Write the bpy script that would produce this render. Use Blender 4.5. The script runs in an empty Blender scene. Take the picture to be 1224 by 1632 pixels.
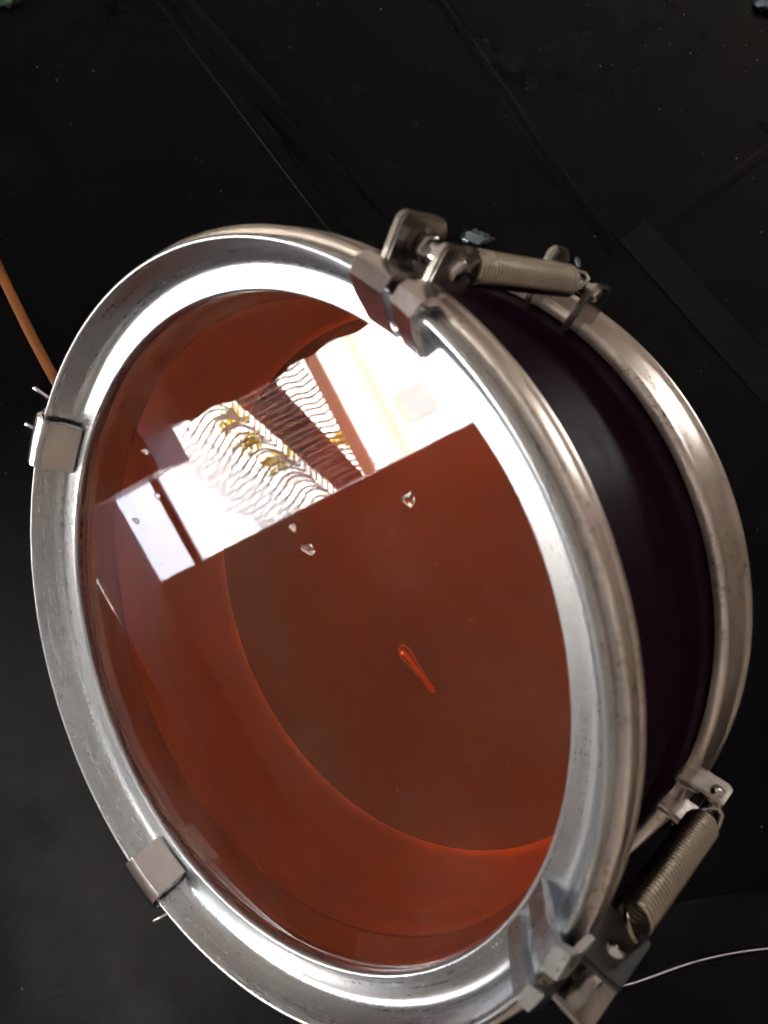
import bpy, bmesh, math, random
from mathutils import Vector, Matrix
random.seed(7)
PI = math.pi
sc = bpy.context.scene
COL = sc.collection

# ------------------------------------------------------------------ camera
cam_d = bpy.data.cameras.new('camera')
cam = bpy.data.objects.new('camera', cam_d); COL.objects.link(cam)
right = Vector((-0.16681621, -0.94977676, 0.26475735))
down = Vector((-0.9536722, 0.08724028, -0.28792095))
fwd = Vector((0.25036312, -0.3005216, -0.92032879))
M = Matrix((right, -down, -fwd)).transposed().to_4x4()
M.translation = Vector((-0.01434198, 0.01287896, 0.12405619))
cam.matrix_world = M
cam_d.sensor_fit = 'HORIZONTAL'; cam_d.sensor_width = 36.0
cam_d.lens = 36.0 * 1280 / 1224
cam_d.clip_start = 0.005; cam_d.clip_end = 500
cam_d.dof.use_dof = True
cam_d.dof.focus_distance = 0.20
cam_d.dof.aperture_fstop = cam_d.lens / 0.72      # a phone's tiny pupil
sc.camera = cam

# ------------------------------------------------------------------ sky, sun, exposure
SUN_EL, SUN_AZ = math.radians(58), math.radians(125)    # azimuth measured from +Y towards +X
world = bpy.data.worlds.new('World'); sc.world = world
world.use_nodes = True
wn = world.node_tree.nodes; wl = world.node_tree.links
sky = wn.new('ShaderNodeTexSky'); sky.sky_type = 'NISHITA'; sky.sun_disc = False
sky.sun_elevation = SUN_EL; sky.sun_rotation = SUN_AZ
sky.air_density = 1.3; sky.dust_density = 2.5
wl.new(sky.outputs[0], wn['Background'].inputs[0])
wn['Background'].inputs[1].default_value = 0.15
sd = bpy.data.lights.new('sun', 'SUN'); sd.energy = 5.0; sd.angle = math.radians(0.53); sd.color = (1, .96, .9)
sun = bpy.data.objects.new('sun', sd); COL.objects.link(sun)
to_sun = Vector((math.sin(SUN_AZ)*math.cos(SUN_EL), math.cos(SUN_AZ)*math.cos(SUN_EL), math.sin(SUN_EL)))
sun.rotation_euler = to_sun.to_track_quat('Z', 'Y').to_euler(); sun.location = (2, 6, 6)
vs = sc.view_settings
vs.view_transform = 'Standard'; vs.look = 'None'; vs.gamma = 1; vs.use_curve_mapping = False
vs.exposure = 5.45
cy = sc.cycles
cy.max_bounces = 9; cy.diffuse_bounces = 4; cy.glossy_bounces = 6; cy.transparent_max_bounces = 12
cy.use_denoising = True
cy.use_guiding = True
cy.blur_glossy = 0.3
cy.sample_clamp_indirect = 2.0

# ------------------------------------------------------------------ materials
def mat(name, base, rough=.5, metal=0, spec=.5, **kw):
    m = bpy.data.materials.new(name); m.use_nodes = True
    nt = m.node_tree; b = nt.nodes['Principled BSDF']
    b.inputs['Base Color'].default_value = (*base, 1)
    b.inputs['Roughness'].default_value = rough
    b.inputs['Metallic'].default_value = metal
    b.inputs['Specular IOR Level'].default_value = spec
    return m, nt, b
def noise(nt, scale, detail=4, rough=.55, vec=None):
    t = nt.nodes.new('ShaderNodeTexNoise')
    t.inputs['Scale'].default_value = scale; t.inputs['Detail'].default_value = detail
    t.inputs['Roughness'].default_value = rough
    if vec is None:
        c = nt.nodes.new('ShaderNodeTexCoord'); vec = c.outputs['Object']
    nt.links.new(vec, t.inputs['Vector'])
    return t.outputs['Fac']
def ramp(nt, fac, stops):
    r = nt.nodes.new('ShaderNodeValToRGB')
    els = r.color_ramp.elements
    while len(els) < len(stops): els.new(.5)
    for e, (p, c) in zip(els, stops):
        e.position = p; e.color = (*c, 1) if len(c) == 3 else c
    nt.links.new(fac, r.inputs[0]); return r.outputs['Color']
def bump(nt, b, fac, strength, dist):
    n = nt.nodes.new('ShaderNodeBump'); n.inputs['Strength'].default_value = strength
    n.inputs['Distance'].default_value = dist
    nt.links.new(fac, n.inputs['Height']); nt.links.new(n.outputs[0], b.inputs['Normal'])
g = lambda v: (v, v, v)

def worn_metal(name, c0, c1, r0, r1, spot=(.25, .22, .18), spot_at=.70):
    m, nt, b = mat(name, c0, r0, 1)
    n1 = noise(nt, 60, 5, .6)
    c = ramp(nt, n1, [(.35, c0), (.65, c1)])
    n2 = noise(nt, 1500, 3, .7)
    s = ramp(nt, n2, [(spot_at-.04, g(0)), (spot_at + .08, g(.75))])
    mx = nt.nodes.new('ShaderNodeMix'); mx.data_type = 'RGBA'
    nt.links.new(s, mx.inputs['Factor']); nt.links.new(c, mx.inputs['A'])
    mx.inputs['B'].default_value = (*spot, 1)
    nt.links.new(mx.outputs['Result'], b.inputs['Base Color'])
    nt.links.new(ramp(nt, noise(nt, 130, 4), [(.3, g(r0)), (.7, g(r1))]), b.inputs['Roughness'])
    bump(nt, b, noise(nt, 500, 4, .7), .12, .0004)
    return m
def turned_metal(name, c0, c1, r0, r1, grime=(.30, .27, .24), grime_at=.70):
    """metal turned on a lathe: fine rings round the local z axis, cloudy oxide, small grime specks"""
    m, nt, b = mat(name, c0, r0, 1)
    N = nt.nodes; L = nt.links
    co = N.new('ShaderNodeTexCoord'); sx = N.new('ShaderNodeSeparateXYZ'); L.new(co.outputs['Object'], sx.inputs[0])
    def mth(op, a_, b_=None):
        k = N.new('ShaderNodeMath'); k.operation = op
        for q, v in enumerate((a_, b_)):
            if v is None: continue
            if isinstance(v, (int, float)): k.inputs[q].default_value = v
            else: L.new(v, k.inputs[q])
        return k.outputs[0]
    rad = mth('SQRT', mth('ADD', mth('MULTIPLY', sx.outputs[0], sx.outputs[0]), mth('MULTIPLY', sx.outputs[1], sx.outputs[1])))
    cx = N.new('ShaderNodeCombineXYZ')
    L.new(mth('MULTIPLY', rad, 2600.), cx.inputs[0]); L.new(mth('MULTIPLY', sx.outputs[2], 2600.), cx.inputs[1])
    L.new(mth('MULTIPLY', mth('ARCTAN2', sx.outputs[1], sx.outputs[0]), 2.2), cx.inputs[2])
    lines = noise(nt, 1.0, 3, .6, cx.outputs[0])
    cloud = noise(nt, 75, 5, .65); fine = noise(nt, 900, 4, .7)
    c = ramp(nt, cloud, [(.3, c0), (.7, c1)])
    sp_ = mth('MULTIPLY', ramp(nt, fine, [(grime_at-.08, g(0)), (grime_at+.05, g(.7))]), ramp(nt, cloud, [(.45, g(0)), (.6, g(1))]))
    mx = N.new('ShaderNodeMix'); mx.data_type = 'RGBA'
    L.new(sp_, mx.inputs['Factor']); L.new(c, mx.inputs['A']); mx.inputs['B'].default_value = (*grime, 1)
    L.new(mx.outputs['Result'], b.inputs['Base Color'])
    L.new(mth('ADD', mth('MULTIPLY', lines, r1-r0), mth('ADD', mth('MULTIPLY', fine, (r1-r0)*.7), r0-(r1-r0)*.35)), b.inputs['Roughness'])
    bump(nt, b, lines, .035, .00006)
    return m
M_ALU = turned_metal('aluminium', (.64, .675, .715), (.57, .60, .635), .24, .33)
M_BAND = turned_metal('dull_band', (.78, .69, .62), (.56, .49, .44), .24, .40, (.10, .07, .05), .60)
M_STEEL = worn_metal('lug_steel', (.60, .56, .52), (.34, .31, .29), .16, .30, (.12, .07, .04), .64)
M_CLIP = worn_metal('clip_metal', (.74, .70, .70), (.64, .60, .60), .10, .2)
M_SPRING = worn_metal('spring_wire', (.46, .40, .32), (.34, .29, .23), .18, .3, (.2, .13, .08), .66)
M_RUST, _, _ = mat('rust', (.22, .09, .03), .8)
M_DARK, _, _ = mat('dark_lug_coating', (.025, .023, .022), .55)

M_BODY, nt, b = mat('violet_black_plastic', (.016, .003, .011), .4)
b.inputs['IOR'].default_value = 1.09
bump(nt, b, noise(nt, 300, 3), .08, .0003)
nt.links.new(ramp(nt, noise(nt, 90, 5), [(.35, g(.38)), (.7, g(.55))]), b.inputs['Roughness'])

M_GASKET, nt, b = mat('rubber_gasket', (.20, .13, .12), .6)
M_REFL, nt, b = mat('inner_wall_paint', (.62, .56, .48), .4, .15)
nt.links.new(ramp(nt, noise(nt, 25, 5, .6), [(.3, (.84, .80, .74)), (.7, (.93, .90, .86))]), b.inputs['Base Color'])
M_BACK, nt, b = mat('back_plate_paint', (.09, .08, .075), .35)
nt.links.new(ramp(nt, noise(nt, 18, 4, .6), [(.3, (.025, .022, .02)), (.7, (.065, .055, .05))]), b.inputs['Base Color'])
M_INNER_GLINT, nt, b = mat('inner_glint_chrome', (.95, .92, .88), .16, 1)

def amber(name, face):
    m = bpy.data.materials.new(name); m.use_nodes = True
    nt = m.node_tree; N = nt.nodes; L = nt.links
    for n in list(N):
        if n.type != 'OUTPUT_MATERIAL': N.remove(n)
    out = [n for n in N if n.type == 'OUTPUT_MATERIAL'][0]
    tr = N.new('ShaderNodeBsdfTransparent'); tr.inputs[0].default_value = (.98, .47, .25, 1) if face else (.98, .55, .32, 1)
    if not face:
        L.new(tr.outputs[0], out.inputs[0]); return m
    # dust film and smears, thin and uneven
    df = N.new('ShaderNodeBsdfDiffuse'); df.inputs[0].default_value = (.54, .36, .28, 1)
    film = ramp(nt, noise(nt, 60, 5, .6), [(.40, g(.015)), (.54, g(.035)), (.56, g(.062)), (.60, g(.055)), (.61, g(.035)), (.75, g(.09))])
    speck = ramp(nt, noise(nt, 900, 2, .5), [(.735, g(0)), (.77, g(.4))])
    add = N.new('ShaderNodeMath'); add.operation = 'ADD'; L.new(film, add.inputs[0]); L.new(speck, add.inputs[1])
    milk = N.new('ShaderNodeBsdfDiffuse'); milk.inputs[0].default_value = (.90, .155, .038, 1)      # faintly cloudy amber
    m0 = N.new('ShaderNodeMixShader'); m0.inputs[0].default_value = .095; L.new(tr.outputs[0], m0.inputs[1]); L.new(milk.outputs[0], m0.inputs[2])
    m1 = N.new('ShaderNodeMixShader'); L.new(add.outputs[0], m1.inputs[0]); L.new(m0.outputs[0], m1.inputs[1]); L.new(df.outputs[0], m1.inputs[2])
    gl = N.new('ShaderNodeBsdfGlossy'); gl.inputs['Roughness'].default_value = .0
    bp = N.new('ShaderNodeBump'); bp.inputs['Strength'].default_value = .02; bp.inputs['Distance'].default_value = .001
    L.new(noise(nt, 14, 1), bp.inputs['Height']); L.new(bp.outputs[0], gl.inputs['Normal'])
    fr = N.new('ShaderNodeFresnel'); fr.inputs[0].default_value = 1.6
    m2 = N.new('ShaderNodeMixShader'); L.new(fr.outputs[0], m2.inputs[0]); L.new(m1.outputs[0], m2.inputs[1]); L.new(gl.outputs[0], m2.inputs[2])
    L.new(m2.outputs[0], out.inputs[0]); return m
M_GLASS, M_GLASS_IN = amber('amber_glass', True), amber('amber_glass_inner', False)
M_DROP = bpy.data.materials.new('water'); M_DROP.use_nodes = True
b = M_DROP.node_tree.nodes['Principled BSDF']; b.inputs['Transmission Weight'].default_value = 1; b.inputs['Roughness'].default_value = .02; b.inputs['IOR'].default_value = 1.33

M_PANEL, nt, b = mat('black_panel_plastic', (.010, .0095, .011), .2)
b.inputs['IOR'].default_value = 1.17
nt.links.new(ramp(nt, noise(nt, 16, 6, .6), [(.3, g(.2)), (.7, g(.3))]), b.inputs['Roughness'])
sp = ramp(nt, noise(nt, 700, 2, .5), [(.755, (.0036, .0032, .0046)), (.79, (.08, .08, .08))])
# grey sheen painted into the near left panel colour, with a ragged edge
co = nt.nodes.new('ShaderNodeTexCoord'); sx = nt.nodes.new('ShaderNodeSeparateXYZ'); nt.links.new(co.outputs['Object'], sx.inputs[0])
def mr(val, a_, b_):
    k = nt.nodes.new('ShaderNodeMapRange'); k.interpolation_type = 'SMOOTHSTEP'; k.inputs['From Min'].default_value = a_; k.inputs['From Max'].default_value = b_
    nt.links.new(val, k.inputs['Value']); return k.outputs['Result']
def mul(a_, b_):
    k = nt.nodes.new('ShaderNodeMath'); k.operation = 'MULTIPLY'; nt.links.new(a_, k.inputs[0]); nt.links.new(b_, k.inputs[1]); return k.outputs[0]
sheenf = mul(mul(mr(sx.outputs[0], .09, -.06), mr(sx.outputs[1], -.07, .0)), ramp(nt, noise(nt, 14, 6, .65), [(.36, g(.25)), (.62, g(1))]))
dm = nt.nodes.new('ShaderNodeMix'); dm.data_type = 'RGBA'; nt.links.new(sheenf, dm.inputs['Factor']); nt.links.new(sp, dm.inputs['A'])
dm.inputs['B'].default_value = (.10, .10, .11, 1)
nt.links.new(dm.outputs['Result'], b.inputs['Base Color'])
bump(nt, b, noise(nt, 22, 2), .15, .003)
M_GLOSS, _, _ = mat('black_gloss_trim', (.006, .0055, .008), .15)
M_GLOSS.node_tree.nodes['Principled BSDF'].inputs['IOR'].default_value = 1.2
M_LIP_GLINT, _, _ = mat('lip_glint_metal', (.80, .76, .92), .15, 1)
M_CABLE, _, _ = mat('orange_cable', (.40, .13, .025), .6)
M_DUST, _, _ = mat('dust', (.5, .5, .5), .9)

# ------------------------------------------------------------------ mesh helpers
def obj(name, bm, m, parent=None, smooth=True, loc=None):
    me = bpy.data.meshes.new(name); bm.to_mesh(me); bm.free()
    ms = m if isinstance(m, (list, tuple)) else [m]
    for x in ms: me.materials.append(x)
    if smooth:
        for p in me.polygons: p.use_smooth = True
    o = bpy.data.objects.new(name, me); COL.objects.link(o)
    if parent: o.parent = parent
    if loc: o.location = loc
    return o
def tag(o, label=None, cat=None, group=None, kind=None):
    if label: o['label'] = label
    if cat: o['category'] = cat
    if group: o['group'] = group
    if kind: o['kind'] = kind
    return o
def sharp(o, ang=35):
    me = o.data; bm = bmesh.new(); bm.from_mesh(me)
    for e in bm.edges:
        if len(e.link_faces) == 2 and e.calc_face_angle(0) > math.radians(ang): e.smooth = False
    bm.to_mesh(me); bm.free(); return o
def box(bm, x0, x1, y0, y1, z0, z1, bev=0, seg=2):
    r = bmesh.ops.create_cube(bm, size=1)
    for v in r['verts']:
        v.co = Vector((x0 + (v.co.x+.5)*(x1-x0), y0 + (v.co.y+.5)*(y1-y0), z0 + (v.co.z+.5)*(z1-z0)))
    vs_ = r['verts']
    if bev:
        es = list({e for v in vs_ for e in v.link_edges})
        bmesh.ops.bevel(bm, geom=es, offset=bev, segments=seg, affect='EDGES', profile=.5)
    return bm
def tube(bm, pts, r, sides=8, closed=False, rz=None):
    pts = [Vector(p) for p in pts]; n = len(pts); rings = []
    up = None
    for i, p in enumerate(pts):
        a_ = pts[(i-1) % n] if (closed or i) else p
        b_ = pts[(i+1) % n] if (closed or i < n-1) else p
        t = (b_-a_).normalized()
        if up is None:
            up = t.orthogonal().normalized()
        up = (up - t*up.dot(t)).normalized(); sd_ = t.cross(up)
        ri = r[i] if isinstance(r, (list, tuple)) else r
        rings.append([bm.verts.new(p + (up*math.cos(2*PI*k/sides) + sd_*math.sin(2*PI*k/sides))*ri) for k in range(sides)])
    m = n if closed else n-1
    for i in range(m):
        A, B = rings[i], rings[(i+1) % n]
        for k in range(sides):
            bm.faces.new((A[k], A[(k+1) % sides], B[(k+1) % sides], B[k]))
    if not closed:
        bm.faces.new(rings[0][::-1]); bm.faces.new(rings[-1])
    return bm

# ------------------------------------------------------------------ the setting: dark room with an open door to a sunny balcony
FLOOR, CEIL, DY = -1.80, 0.95, 3.6
M_WALL, nt, b = mat('cream_wall_paint', (.54, .48, .42), .9)
bump(nt, b, noise(nt, 20, 4), .2, .01)
M_CEIL, _, _ = mat('white_ceiling_paint', (.84, .82, .79), .9)
M_FLOOR, _, _ = mat('brown_floor', (.10, .06, .045), .8)
M_WHITE, nt, b = mat('white_render', (.80, .79, .76), .8)
nt.links.new(ramp(nt, noise(nt, 2.5, 5), [(.35, (.74, .72, .70)), (.6, (.82, .81, .79))]), b.inputs['Base Color'])
def setting(name, m, *boxes):
    bm = bmesh.new()
    for q in boxes: box(bm, *q)
    return tag(obj(name, bm, m, smooth=False), kind='structure')
lerp_ = lambda a_, b_, t: a_ + (b_-a_)*t
setting('floor', M_FLOOR, (-2.3, 2.3, -2.2, DY, FLOOR-.1, FLOOR))
setting('ceiling', M_CEIL, (-2.5, 2.5, -2.4, DY+.2, CEIL, CEIL+.1))
# back wall with a second opening: daylight from behind on the right-hand bands
setting('wall_back', M_WALL, (-2.3, .85, -2.4, -2.2, FLOOR-.1, CEIL), (1.38, 2.3, -2.4, -2.2, FLOOR-.1, CEIL), (.85, 1.38, -2.4, -2.2, -.32, CEIL), (.85, 1.38, -2.4, -2.2, FLOOR-.1, -.86))
setting('wall_left', M_WALL, (-2.5, -2.3, -2.4, DY+.2, FLOOR-.1, CEIL))
setting('wall_right', M_WALL, (2.3, 2.5, -2.4, DY+.2, FLOOR-.1, CEIL))
# wall with the doorway, x -0.185 .. 0.455
setting('wall_door', M_WALL, (-2.3, -.185, DY, DY+.12, FLOOR-.1, CEIL), (.455, 2.3, DY, DY+.12, FLOOR-.1, CEIL),
        (-.185, .455, DY, DY+.12, .42, CEIL))
M_SILL, _, _ = mat('brown_door_rail', (.13, .06, .045), .7)
setting('door_rail', M_SILL, (-.185, .455, DY+.03, DY+.06, -1.615, -1.575))
M_WOODD, _, _ = mat('dark_wood', (.10, .045, .03), .5)
bm = bmesh.new(); box(bm, .272, .62, DY-.40, DY-.02, FLOOR, -1.355, .006)
cab = tag(bpy.data.objects.new('cabinet', None), 'low dark wooden cabinet beside the doorway, seen only in the glass', 'cabinet'); COL.objects.link(cab)
obj('carcass', bm, M_WOODD, cab, False)
bm = bmesh.new(); box(bm, .29, .60, DY-.415, DY-.402, FLOOR+.04, -1.38, .004); obj('door', bm, M_WOODD, cab, False)
# curtain gathered beside the doorway, its edge wavy
M_CURT, _, _ = mat('dark_red_curtain', (.13, .06, .05), .9)
bm = bmesh.new(); vv = []
for j in range(30):
    z = lerp_(.40, -1.28, j/29); row = []
    for i in range(25):
        x = .425 + .012*math.sin(j*.5) + .010*math.sin(j*1.7+1) + i*.014; row.append(bm.verts.new((x, DY-.03 + .015*math.sin(i*1.4 + .3*math.sin(j*.4)), z)))
    vv.append(row)
for j in range(29):
    for i in range(24): bm.faces.new((vv[j][i], vv[j][i+1], vv[j+1][i+1], vv[j+1][i]))
bmesh.ops.solidify(bm, geom=bm.faces[:], thickness=.003)
tag(obj('curtain', bm, M_CURT), 'dark curtain gathered beside the doorway, an edge of the reflection', 'curtain')
# outside
setting('balcony_floor', M_WHITE, (-4, 4, DY+.122, 5.2, -2.25, -2.06))
M_GROUND, _, _ = mat('pale_street', (.42, .40, .37), .9)
setting('ground', M_GROUND, (-300, 300, -300, 300, -5.2, -5.0))
# low white parapet that carries the railing, stepped like a stair side
bm = bmesh.new()
prof = [(.95, -2.01), (.95, -2.06), (-.75, -2.06), (-.75, -1.10)]
vf = [[bm.verts.new((x, y, z)) for x, z in prof] for y in (5.02, 5.16)]
bm.faces.new(vf[0]); bm.faces.new(vf[1][::-1])
for i in range(4): bm.faces.new((vf[0][i], vf[0][(i+1) % 4], vf[1][(i+1) % 4], vf[1][i]))
bmesh.ops.recalc_face_normals(bm, faces=bm.faces)
tag(obj('parapet_wall', bm, M_WHITE, smooth=False), 'white sloping parapet under the barred railing, reflected in the glass', 'wall')
# railing with bellied bars
M_BAR, _, _ = mat('black_iron', (.015, .013, .014), .6)
M_MAT, _, _ = mat('brown_cloth', (.12, .05, .035), .9)
M_TIMB, _, _ = mat('brown_timber', (.17, .07, .04), .6)
rl = tag(bpy.data.objects.new('balcony_railing', None), 'grey iron railing of bellied bars, reflected in the glass', 'railing'); COL.objects.link(rl)
rl.location = (0, 5.0, FLOOR)
lerp = lambda a_, b_, t: a_ + (b_-a_)*t
def catmull(pts, n=5):
    q = [pts[0]] + list(pts) + [pts[-1]]; out = []
    for i in range(1, len(q)-2):
        a_, b_, c_, d_ = [Vector(v) for v in q[i-1:i+3]]
        for k in range(n):
            t = k/n; out.append(.5*((2*b_) + (c_-a_)*t + (2*a_-5*b_+4*c_-d_)*t*t + (3*b_-a_-3*c_+d_)*t**3))
    return out + [Vector(pts[-1])]
for i in range(23):
    t = (i - 3)/15.5
    x = lerp(.56, -.13, t); z0 = lerp(-1.80, -1.43, t); z1 = lerp(-1.45, -1.17, t); z2 = lerp(-.98, -.86, t)
    h = z1 - z0; x += random.uniform(-.007, .007); bl_ = random.uniform(.8, 1.2)
    pts = catmull([(x, .02, z0-.02), (x + .035, -.06, z0 + h*.25), (x + .062*bl_, -.12*bl_, z0 + h*.5), (x + .045*bl_, -.12, z0 + h*.78), (x - .030, -.05, z0 + h*.98)])
    pts += [Vector(v) for v in ((x + .045, 0, z1 + .02), (x + .040, .0, z2 - .10), (x + .015, .01, z2 - .03), (x + .03, .02, z2 + .05))]
    bm = bmesh.new(); tube(bm, [(p[0], p[1], p[2]-FLOOR) for p in pts], .0082, 5)
    obj('bar', bm, M_BAR, rl)
bm = bmesh.new(); box(bm, -.75, 1.0, 0, .06, -.90-FLOOR, -.815-FLOOR, .006); obj('top_rail', bm, M_TIMB, rl, False)
# cloth over the railing: gently waved sheet with thickness
bm = bmesh.new(); vv = []
for i in range(41):
    t = i/40*1.6 - .3; x = lerp(.56, -.13, t); row = []
    for j in range(6):
        z = lerp(lerp(-1.44, -1.165, t), lerp(-1.14, -.945, t), j/5)
        row.append(bm.verts.new((x, 5.045 + .012*math.sin(i*1.3) + .004*math.sin(j*2+i), z)))
    vv.append(row)
for i in range(40):
    for j in range(5): bm.faces.new((vv[i][j], vv[i+1][j], vv[i+1][j+1], vv[i][j+1]))
bmesh.ops.solidify(bm, geom=bm.faces[:], thickness=.008)
tag(obj('hanging_mat', bm, M_MAT), 'brown mat hung along the railing, reflected in the glass', 'mat')
# yellow flowering plants behind the bars
M_YEL, _, _ = mat('yellow_petals', (.55, .36, .01), .8); M_LEAF, _, _ = mat('leaf', (.10, .14, .03), .6)
for (x, z, rr, lab) in [(.30, -1.57, .075, 'yellow flowers low behind the bars, nearest the middle'), (.10, -1.46, .085, 'larger bunch of yellow flowers behind the bars'),
                    (.50, -1.60, .085, 'yellow flowers behind the first bars by the cabinet'), (.02, -.96, .06, 'small yellow bunch just under the timber rail')]:
    pt = tag(bpy.data.objects.new('flowering_plant', None), lab + ', seen in the glass', 'plant', 'plants behind the railing'); COL.objects.link(pt); pt.location = (x, 5.32, z-.2)
    for nm, mm, cnt in (('flower_cluster', M_YEL, 170), ('foliage', M_LEAF, 40)):
        bm = bmesh.new()
        for k in range(cnt):
            v = Vector((random.gauss(0, .5), random.gauss(0, .4), random.gauss(0, .8)))*rr
            q = bmesh.ops.create_icosphere(bm, subdivisions=1, radius=.010)
            rot = Matrix.Rotation(random.random()*6, 3, 'X') @ Matrix.Rotation(random.random()*6, 3, 'Z')
            for w in q['verts']: w.co = rot @ Vector((w.co.x*1.3, w.co.y, w.co.z*.35)) + v + Vector((0, 0, .2))
        tag(obj(nm, bm, mm, pt), kind='stuff')
    bm = bmesh.new(); tube(bm, [(0, 0, -5.0-z+.2), (.03, 0, -1.5), (.005, 0, .05), (0, 0, .2)], [.012, .010, .006, .004], 6); obj('stem', bm, M_LEAF, pt)
# building across the street
M_FAC, _, _ = mat('cream_facade', (.80, .74, .66), .85); M_OCH, _, _ = mat('ochre_band', (.60, .50, .36), .8)
M_WIN, _, _ = mat('window_glass', (.38, .37, .36), .2); M_FRM, _, _ = mat('window_frame', (.62, .50, .45), .6)
bl = tag(bpy.data.objects.new('facing_building', None), 'pale sunlit building across the street, reflected in the glass', 'building'); COL.objects.link(bl); bl.location = (0, 14, -5)
bm = bmesh.new(); box(bm, -7, 9, 0, 7, 0, 5.6); obj('wall', bm, M_FAC, bl, False)
bm = bmesh.new(); box(bm, -7.1, 9.1, -.18, -.004, 3.36, 3.52, .02); obj('string_course', bm, M_OCH, bl, False)
bm = bmesh.new(); box(bm, -7.2, 9.2, -.3, 7.2, 5.604, 5.8, .03); obj('roof', bm, M_FRM, bl, False)
for x in (-4.2, -2.2, .05, 2.4, 4.6):
    for zz in (3.62, 1.2):
        w_ = obj('window', box(bmesh.new(), x-.28, x+.28, -.07, -.004, zz-.02, zz+.62, .01), M_FRM, bl, False)
        for k in (-1, 1):
            obj('pane', box(bmesh.new(), x + k*.125-.11, x + k*.125+.11, -.078, -.072, zz+.03, zz+.57), M_WIN, w_, False)

# ------------------------------------------------------------------ black panel under the drum
TZ = -.0784
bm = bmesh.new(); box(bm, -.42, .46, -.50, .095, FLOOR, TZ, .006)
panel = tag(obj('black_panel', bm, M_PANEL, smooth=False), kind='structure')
def rib(name, pts, rad, h, m, z=TZ, parent=panel):
    bm = bmesh.new(); tube(bm, [(p[0], p[1], 0) for p in pts], rad, 12)
    for v in bm.verts: v.co.z = v.co.z*h + z
    return obj(name, bm, m, parent)
ext = lambda p, q, a_, b_: [(p[0] + (q[0]-p[0])*t, p[1] + (q[1]-p[1])*t) for t in [a_ + (b_-a_)*i/10 for i in range(11)]]
rib('ridge', ext((.2161, -.0094), (.129, -.0553), -.5, 1.9), .0035, .22, M_PANEL)
rib('ridge', ext((.1572+.048, -.0371+.017), (.129+.006, -.0653), -.5, 1.9), .0045, .2, M_PANEL)
rib('ridge', ext((.2238, -.1056), (.1236, -.1491), -.6, 1.0), .0028, .25, M_PANEL)
rib('ridge', ext((.1681, -.2286), (.1240, -.1580), -.8, 1.0), .0024, .25, M_PANEL)
bm = bmesh.new()
box(bm, -.045, .045, -.008, .008, 0, .0016, .0005)
st = obj('cross_bar', bm, M_GLOSS, panel, False); st.location = (.094, -.182, TZ-.001); st.rotation_euler = (0, 0, math.atan2(.033, .053))

# shiny curved lip in the lower right corner
lip = [(-.0815, -.060), (-.0840, -.0800), (-.0858, -.0922), (-.0851, -.1025), (-.0848, -.1139), (-.0856, -.1255), (-.0873, -.1378), (-.0910, -.155), (-.097, -.18)]
bm = bmesh.new()
secs = []
prof = [(.013, 0), (.011, .0016), (.004, .0030), (.0006, .0036), (-.0006, .0030), (-.0010, .0018), (-.0030, .0010), (-.05, .0008), (-.052, 0)]
for i, p in enumerate(lip):
    q0 = Vector(lip[max(i-1, 0)]); q1 = Vector(lip[min(i+1, len(lip)-1)]); t = (q1-q0).normalized(); nrm = Vector((-t.y, t.x))
    if nrm.x < 0: nrm = -nrm
    secs.append([bm.verts.new((p[0]+nrm.x*u, p[1]+nrm.y*u, TZ + .0006 + h)) for u, h in prof])
for i in range(len(lip)-1):
    for k in range(len(prof)-1): bm.faces.new((secs[i][k], secs[i+1][k], secs[i+1][k+1], secs[i][k+1]))
bmesh.ops.recalc_face_normals(bm, faces=bm.faces)
lipo = obj('moulded_lip', bm, M_GLOSS, panel)
lipo.modifiers.new('s', 'SUBSURF').render_levels = 2
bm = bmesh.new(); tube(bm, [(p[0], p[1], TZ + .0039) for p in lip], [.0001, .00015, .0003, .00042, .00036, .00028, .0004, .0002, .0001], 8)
es = obj('lip_highlight', bm, M_LIP_GLINT, panel); es.modifiers.new('s', 'SUBSURF').render_levels = 2  # bright metal strip added in place of the highlight along the lip
rib('ridge', [(-.0785, -.085), (-.0775, -.100), (-.0770, -.1177), (-.0795, -.130), (-.081, -.145)], .0026, .7, M_PANEL)
# shiny lumps added to stand in for glints on the panel, plus a green chip
M_SPOT_GLINT, _, _ = mat('pale_blue_glint', (.22, .28, .33), .25, .9); M_GREEN, _, _ = mat('green_chip', (.12, .26, .16), .5)
def scrap_or_glint(loc, r, m, label, sx=1, sy=1):
    bm = bmesh.new(); bmesh.ops.create_icosphere(bm, subdivisions=3, radius=r)
    for v in bm.verts:
        k = v.co/r
        v.co *= 1 + .22*math.sin(k.x*7+loc[0]*900)*math.sin(k.y*6+1) + .15*math.sin(k.y*11+k.z*5)
        v.co = Vector((v.co.x*sx, v.co.y*sy, v.co.z*.5))
    o = obj('scrap_or_glint', bm, m, loc=(loc[0], loc[1], TZ + r*.3)); return tag(o, label, 'scrap_or_glint')
scrap_or_glint((.127, -.099), .0034, M_SPOT_GLINT, 'pale blue lump standing in for a glint on the panel just behind the upper spring', .8, 1.5)
scrap_or_glint((.1190, -.1338), .0013, M_SPOT_GLINT, 'tiny pale blue lump standing in for a glint on the panel by the rear lug', 1.6, .8)
scrap_or_glint((.2065, .0350), .0040, M_GREEN, 'green chip cut off by the top left corner of the picture')
scrap_or_glint((.2400, -.2540), .0050, M_SPOT_GLINT, 'pale lump standing in for a streak of light cut off by the top right corner of the picture', .6, 1.4)
scrap_or_glint((-.0815, -.1210), .0022, M_SPOT_GLINT, 'bluish lump standing in for a glint beside the curved lip, under the lower spring', .7, 2.2)

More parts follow.
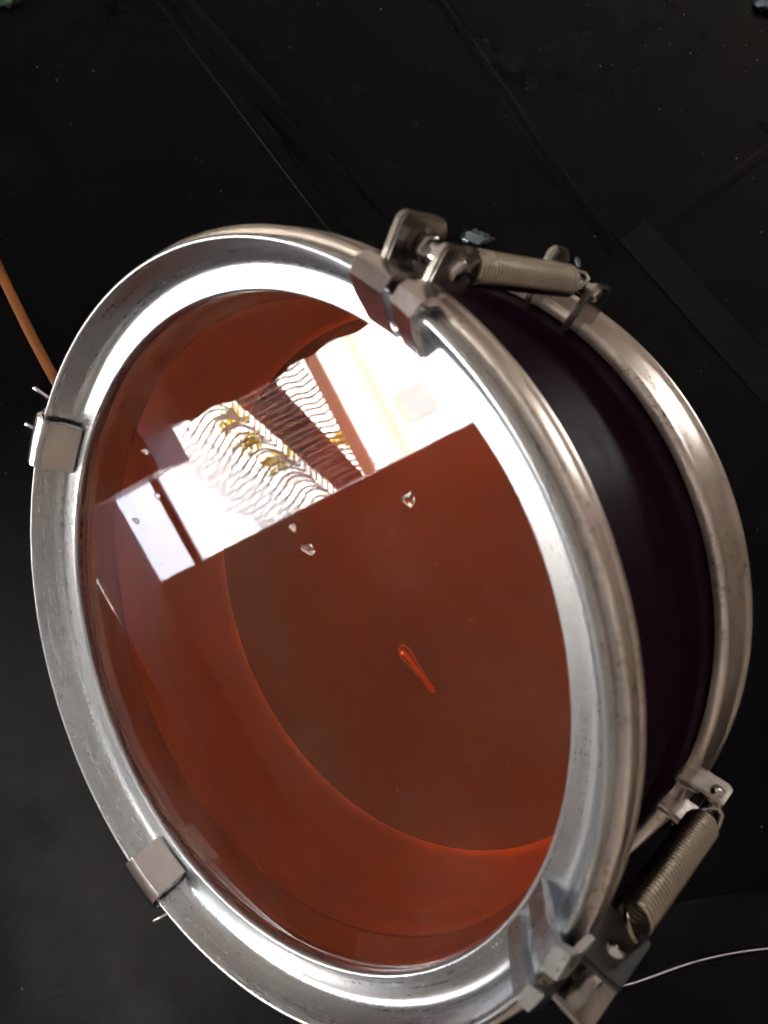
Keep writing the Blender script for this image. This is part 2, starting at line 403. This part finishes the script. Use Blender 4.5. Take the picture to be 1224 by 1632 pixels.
# orange cable at the left edge
bm = bmesh.new(); tube(bm, [(.175, .0600, TZ+.0022), (.145, .0502, TZ+.0022), (.1175, .0405, TZ+.0022), (.1009, .0350, TZ+.0022), (.0845, .0290, TZ+.0022), (.06, .018, TZ+.0022), (.03, -.005, TZ+.0022)], .0014, 10)
o = tag(obj('cable', bm, M_CABLE), 'thin orange cable lying on the black panel left of the drum', 'cable')
o.modifiers.new('s', 'SUBSURF').render_levels = 2
# dust grains
bm = bmesh.new()
for k in range(260):
    q = bmesh.ops.create_icosphere(bm, subdivisions=1, radius=random.choice((.00012, .00016, .00022)))
    c = Vector((random.uniform(-.12, .26), random.uniform(-.28, .08), TZ+.0001))
    for v in q['verts']: v.co = Vector((v.co.x*random.uniform(.8, 2), v.co.y, v.co.z)) + c
tag(obj('dust', bm, M_DUST), 'scattered pale dust grains on the black panel', 'dust', kind='stuff')

# ------------------------------------------------------------------ the drum (local z = optical axis towards the viewer, depth d = -z)
R = .06
drum = bpy.data.objects.new('round_drum', None); COL.objects.link(drum)
tag(drum, 'round drum with glossy translucent amber head, silver hoops, coil springs and dark violet shell', 'drum')
e1 = Vector((-0.96378921, -0.26666527, 0)); e2 = Vector((0.12997948, -0.46977553, 0.87316452)); ax = Vector((-0.23284265, 0.84154654, 0.4874256))
LM = Matrix((e1, e2, ax)).transposed().to_4x4(); drum.matrix_world = LM

def P(phi, r, d):
    a_ = math.radians(phi); return Vector((math.cos(a_)*r*R, math.sin(a_)*r*R, -d*R))
def lathe(bm, prof, n=192, a0=0, a1=360, closed_prof=False, cap=False):
    full = abs(a1-a0-360) < 1e-6
    cnt = n if full else n+1
    rings = [[bm.verts.new(P(a0 + (a1-a0)*i/n, r, d)) for r, d in prof] for i in range(cnt)]
    m = len(prof)
    for i in range(n):
        A, B = rings[i], rings[(i+1) % cnt]
        for k in range(m if closed_prof else m-1):
            bm.faces.new((A[k], A[(k+1) % m], B[(k+1) % m], B[k]))
    if cap and not full:
        bm.faces.new(rings[0]); bm.faces.new(rings[-1][::-1])
    bmesh.ops.recalc_face_normals(bm, faces=bm.faces)
    return bm
def smooth_prof(pts, it=2):
    for _ in range(it):
        q = [pts[0]]
        for a_, b_ in zip(pts, pts[1:]):
            q += [(a_[0]*.75+b_[0]*.25, a_[1]*.75+b_[1]*.25), (a_[0]*.25+b_[0]*.75, a_[1]*.25+b_[1]*.75)]
        pts = q + [pts[-1]]
    return pts

# front ring: raised rim, hollow channel, inner bead
face = [(.905, .135), (.884, .128), (.880, .100), (.884, .090), (.892, .089), (.920, .088), (.945, .084), (.962, .070), (.974, .040), (.985, .006), (.991, -.002), (.999, .0), (1.003, .012), (1.000, .035), (.985, .045)]
fr = sharp(obj('front_hoop', lathe(bmesh.new(), smooth_prof(face, 2), 256), M_ALU, drum), 50)
lathe_band = [(.985, .040), (1.012, .040), (1.0200, .041), (1.0235, .044), (1.0245, .048), (1.0250, .072), (1.0250, .078), (1.0220, .082), (1.0222, .086), (1.0262, .091), (1.0270, .100), (1.0262, .108), (1.022, .111), (1.01, .112), (.96, .112)]
obj('clamp_band', lathe(bmesh.new(), smooth_prof(lathe_band, 1), 256), M_BAND, drum)
# lens: solid amber disc
bm = bmesh.new()
N_ = 128
front = [bm.verts.new(P(360*i/N_, .902, .112)) for i in range(N_)]
backv = [bm.verts.new(P(360*i/N_, .902, .145)) for i in range(N_)]
f0 = bm.faces.new(front); f1 = bm.faces.new(backv[::-1]); f1.material_index = 1
for i in range(N_):
    f_ = bm.faces.new((front[i], backv[i], backv[(i+1) % N_], front[(i+1) % N_])); f_.material_index = 1
bmesh.ops.recalc_face_normals(bm, faces=bm.faces)
lens = obj('drumhead', bm, [M_GLASS, M_GLASS_IN], drum, smooth=False)
for ph, r, s, st_ in [(116.1, .314, .013, 1.9), (128, .334, .010, 1.3), (100, .637, .017, 1.1), (-165.1, .667, .009, 2.2), (-145.5, .608, .008, 2.4), (-159, .55, .010, 1.8), (70, .249, .004, 1), (-110, .45, .004, 1.2)]:
    bm = bmesh.new(); bmesh.ops.create_uvsphere(bm, u_segments=20, v_segments=12, radius=1.05*s*R)
    for v in bm.verts:
        v.co.z *= .14; v.co.y *= st_; v.co.x *= 1 + .25*math.sin(v.co.y*2600)
    d_ = obj('water_drop', bm, M_DROP, lens); d_.location = P(ph, r, .112); d_.rotation_euler = (0, 0, math.radians(-35))
# inside, seen through the glass
obj('gasket', lathe(bmesh.new(), [(.905, .147), (.885, .150), (.882, .16), (.880, .215), (.868, .222), (.868, .238)], 192), M_GASKET, drum)
refl = [(.880, .24), (.872, .27), (.868, .335), (.874, .345), (.872, .37), (.870, .50), (.868, .66), (.862, .675), (.850, .680)]
obj('inner_wall', lathe(bmesh.new(), refl, 192), M_REFL, drum)
bm = bmesh.new(); lathe(bm, [(.0001, .70), (.30, .70), (.55, .695), (.80, .69), (.835, .682), (.866, .684)], 128)
obj('rear_head', bm, M_BACK, drum)
# shiny sliver added across the rear head to stand in for a glint
bm = bmesh.new(); tube(bm, [P(-24, .17, .66).lerp(P(-4, .34, .66), t) for t in (0, .08, .2, .5, .8, .92, 1)], [.004*R, .024*R, .030*R, .018*R, .012*R, .015*R, .005*R], 14)
obj('inner_glint', bm, M_INNER_GLINT, drum)
# body drum and bowl
body = [(.90, .12), (.925, .125), (.928, .15), (.928, .55), (.930, .585), (.950, .600), (.957, .610), (.958, .63), (.958, .80), (.955, .90), (.90, 1.00), (.78, 1.20), (.60, 1.36), (.35, 1.47), (.0001, 1.50)]
obj('shell', lathe(bmesh.new(), smooth_prof(body, 1), 224), M_BODY, drum)
rear = [(.965, .692), (.985, .692), (.994, .698), (.997, .710), (.992, .722), (.994, .74), (.998, .78), (1.000, .835), (1.008, .850), (1.006, .868), (.995, .874), (.960, .874)]
obj('rear_hoop', lathe(bmesh.new(), smooth_prof(rear, 1), 256), M_BAND, drum)

# lugs: upright plates in the radial/axial plane with rounded top corner
def lug(phi, r0, r1, d0, d1, m, th=.020, rc=.045, hole=False, parent=drum):
    bm = bmesh.new()
    out = [(d0, r0), (d1, r0)]
    for k in range(6):
        a_ = PI/2*k/5; out.append((d1 - rc + rc*math.cos(a_), r1 - rc + rc*math.sin(a_)))
    for k in range(6):
        a_ = PI/2 + PI/2*k/5; out.append((d0 + rc*.5 + rc*.5*math.cos(a_), r1 - rc*.5 + rc*.5*math.sin(a_)))
    c = math.radians(phi); rd = Vector((math.cos(c), math.sin(c), 0)); tg = Vector((-math.sin(c), math.cos(c), 0))
    fs = []
    for s in (-.5, .5):
        fs.append([bm.verts.new((rd*r + tg*(th*s) + Vector((0, 0, -d)))*R) for d, r in out])
    bm.faces.new(fs[0]); bm.faces.new(fs[1][::-1])
    for i in range(len(out)):
        j = (i+1) % len(out); bm.faces.new((fs[0][i], fs[0][j], fs[1][j], fs[1][i]))
    bmesh.ops.recalc_face_normals(bm, faces=bm.faces)
    bmesh.ops.bevel(bm, geom=[e for e in bm.edges if len(e.link_faces) == 2 and e.calc_face_angle(0) > 1], offset=.005*R, segments=2, affect='EDGES')
    return sharp(obj('lug', bm, m, parent))
def cyl(name, p, q, r, m, parent=drum, sides=16):
    bm = bmesh.new(); tube(bm, [p, p.lerp(q, .03), p.lerp(q, .97), q], [r*R*.9, r*R, r*R, r*R*.9], sides); return obj(name, bm, m, parent)
def foot(phi0, phi1, m):
    # tab folded over the rim onto the face of the ring
    pr = [(1.022, .05), (1.018, -.008), (.996, -.014), (.960, .026), (.906, .086), (.894, .082), (.950, .008), (.990, -.030), (1.024, -.024), (1.036, .0), (1.038, .05)]
    return sharp(obj('folded_tab', lathe(bmesh.new(), pr, 8, phi0, phi1, True, True), m, drum), 30)
def spring(phi, r, d0, d1, rad, wire, turns):
    c = P(phi, r, 0); pts = []
    n = turns*14
    for i in range(n+1):
        t = i/n; a_ = 2*PI*turns*t
        pts.append(Vector((c.x + math.cos(a_)*rad*R, c.y + math.sin(a_)*rad*R, -lerp(d0, d1, t)*R)))
    bm = bmesh.new(); tube(bm, pts, wire*R, 6)
    s = obj('spring', bm, M_SPRING, drum)
    for d, dd in ((d0, -.07), (d1, .06)):        # end hooks
        hp = [Vector((c.x + math.cos(k*PI/5)*rad*.8*R, c.y + math.sin(k*PI/5)*rad*.8*R, -(d + dd*math.sin(k*PI/5))*R)) for k in range(6)]
        bm = bmesh.new(); tube(bm, hp, wire*R, 6); obj('hook', bm, M_SPRING, s)
    return s
# upper pair
foot(116.6, 122.0, M_CLIP); foot(111.8, 115.2, M_CLIP)
lug(120.0, 1.00, 1.135, .01, .175, M_STEEL)
lug(114.6, 1.00, 1.120, .03, .165, M_STEEL, rc=.03)
cyl('bolt', P(121.5, 1.075, .10), P(113.6, 1.075, .10), .022, M_CLIP)
cyl('nut', P(119.4, 1.075, .10), P(118.2, 1.075, .10), .030, M_STEEL, sides=6)
spring(115.2, 1.075, .165, .60, .034, .0056, 33)
lug(112.6, .96, 1.10, .63, .75, M_STEEL, rc=.04)
lug(120.2, .96, 1.125, .63, .74, M_STEEL, rc=.05)
cyl('bolt', P(121.2, 1.075, .66), P(111.8, 1.075, .66), .018, M_STEEL)
# lower pair
foot(33.2, 37.6, M_ALU); foot(26.8, 30.4, M_ALU)
lug(35.6, 1.00, 1.120, .02, .185, M_DARK, rc=.02)
lug(28.6, 1.00, 1.125, .02, .20, M_STEEL)
cyl('bolt', P(36.4, 1.075, .09), P(27.6, 1.075, .09), .020, M_CLIP)
spring(36.4, 1.068, .185, .61, .038, .0060, 31)
lug(39.6, .96, 1.085, .63, .73, M_STEEL, rc=.02)
lug(33.6, .96, 1.085, .63, .73, M_STEEL, rc=.02)
cyl('bolt', P(40.6, 1.06, .665), P(32.8, 1.06, .665), .018, M_STEEL)
# strap clips on the far side of the front ring
def clip(phi0, phi1):
    pr = [(1.042, .13), (1.040, .03), (1.012, -.016), (.985, -.018), (.955, -.006), (.945, .030), (.915, .072), (.912, .084),
          (.920, .086), (.955, .060), (.968, .010), (.990, -.004), (1.004, -.004), (1.028, .034), (1.028, .13)]
    c_ = sharp(obj('clip', lathe(bmesh.new(), pr, 10, phi0, phi1, True, True), M_CLIP, drum), 30)
    return c_
c1 = clip(204.6, 214.4); c2 = clip(295.2, 304.2)
for c_, ph in ((c1, 203.4), (c1, 210.5), (c2, 305.6)):
    bm = bmesh.new(); tube(bm, [P(ph, 1.03, .05), P(ph-.4, 1.06, .03), P(ph-1.2, 1.085, .0)], .006*R, 6); obj('wire_end', bm, M_CLIP, c_)
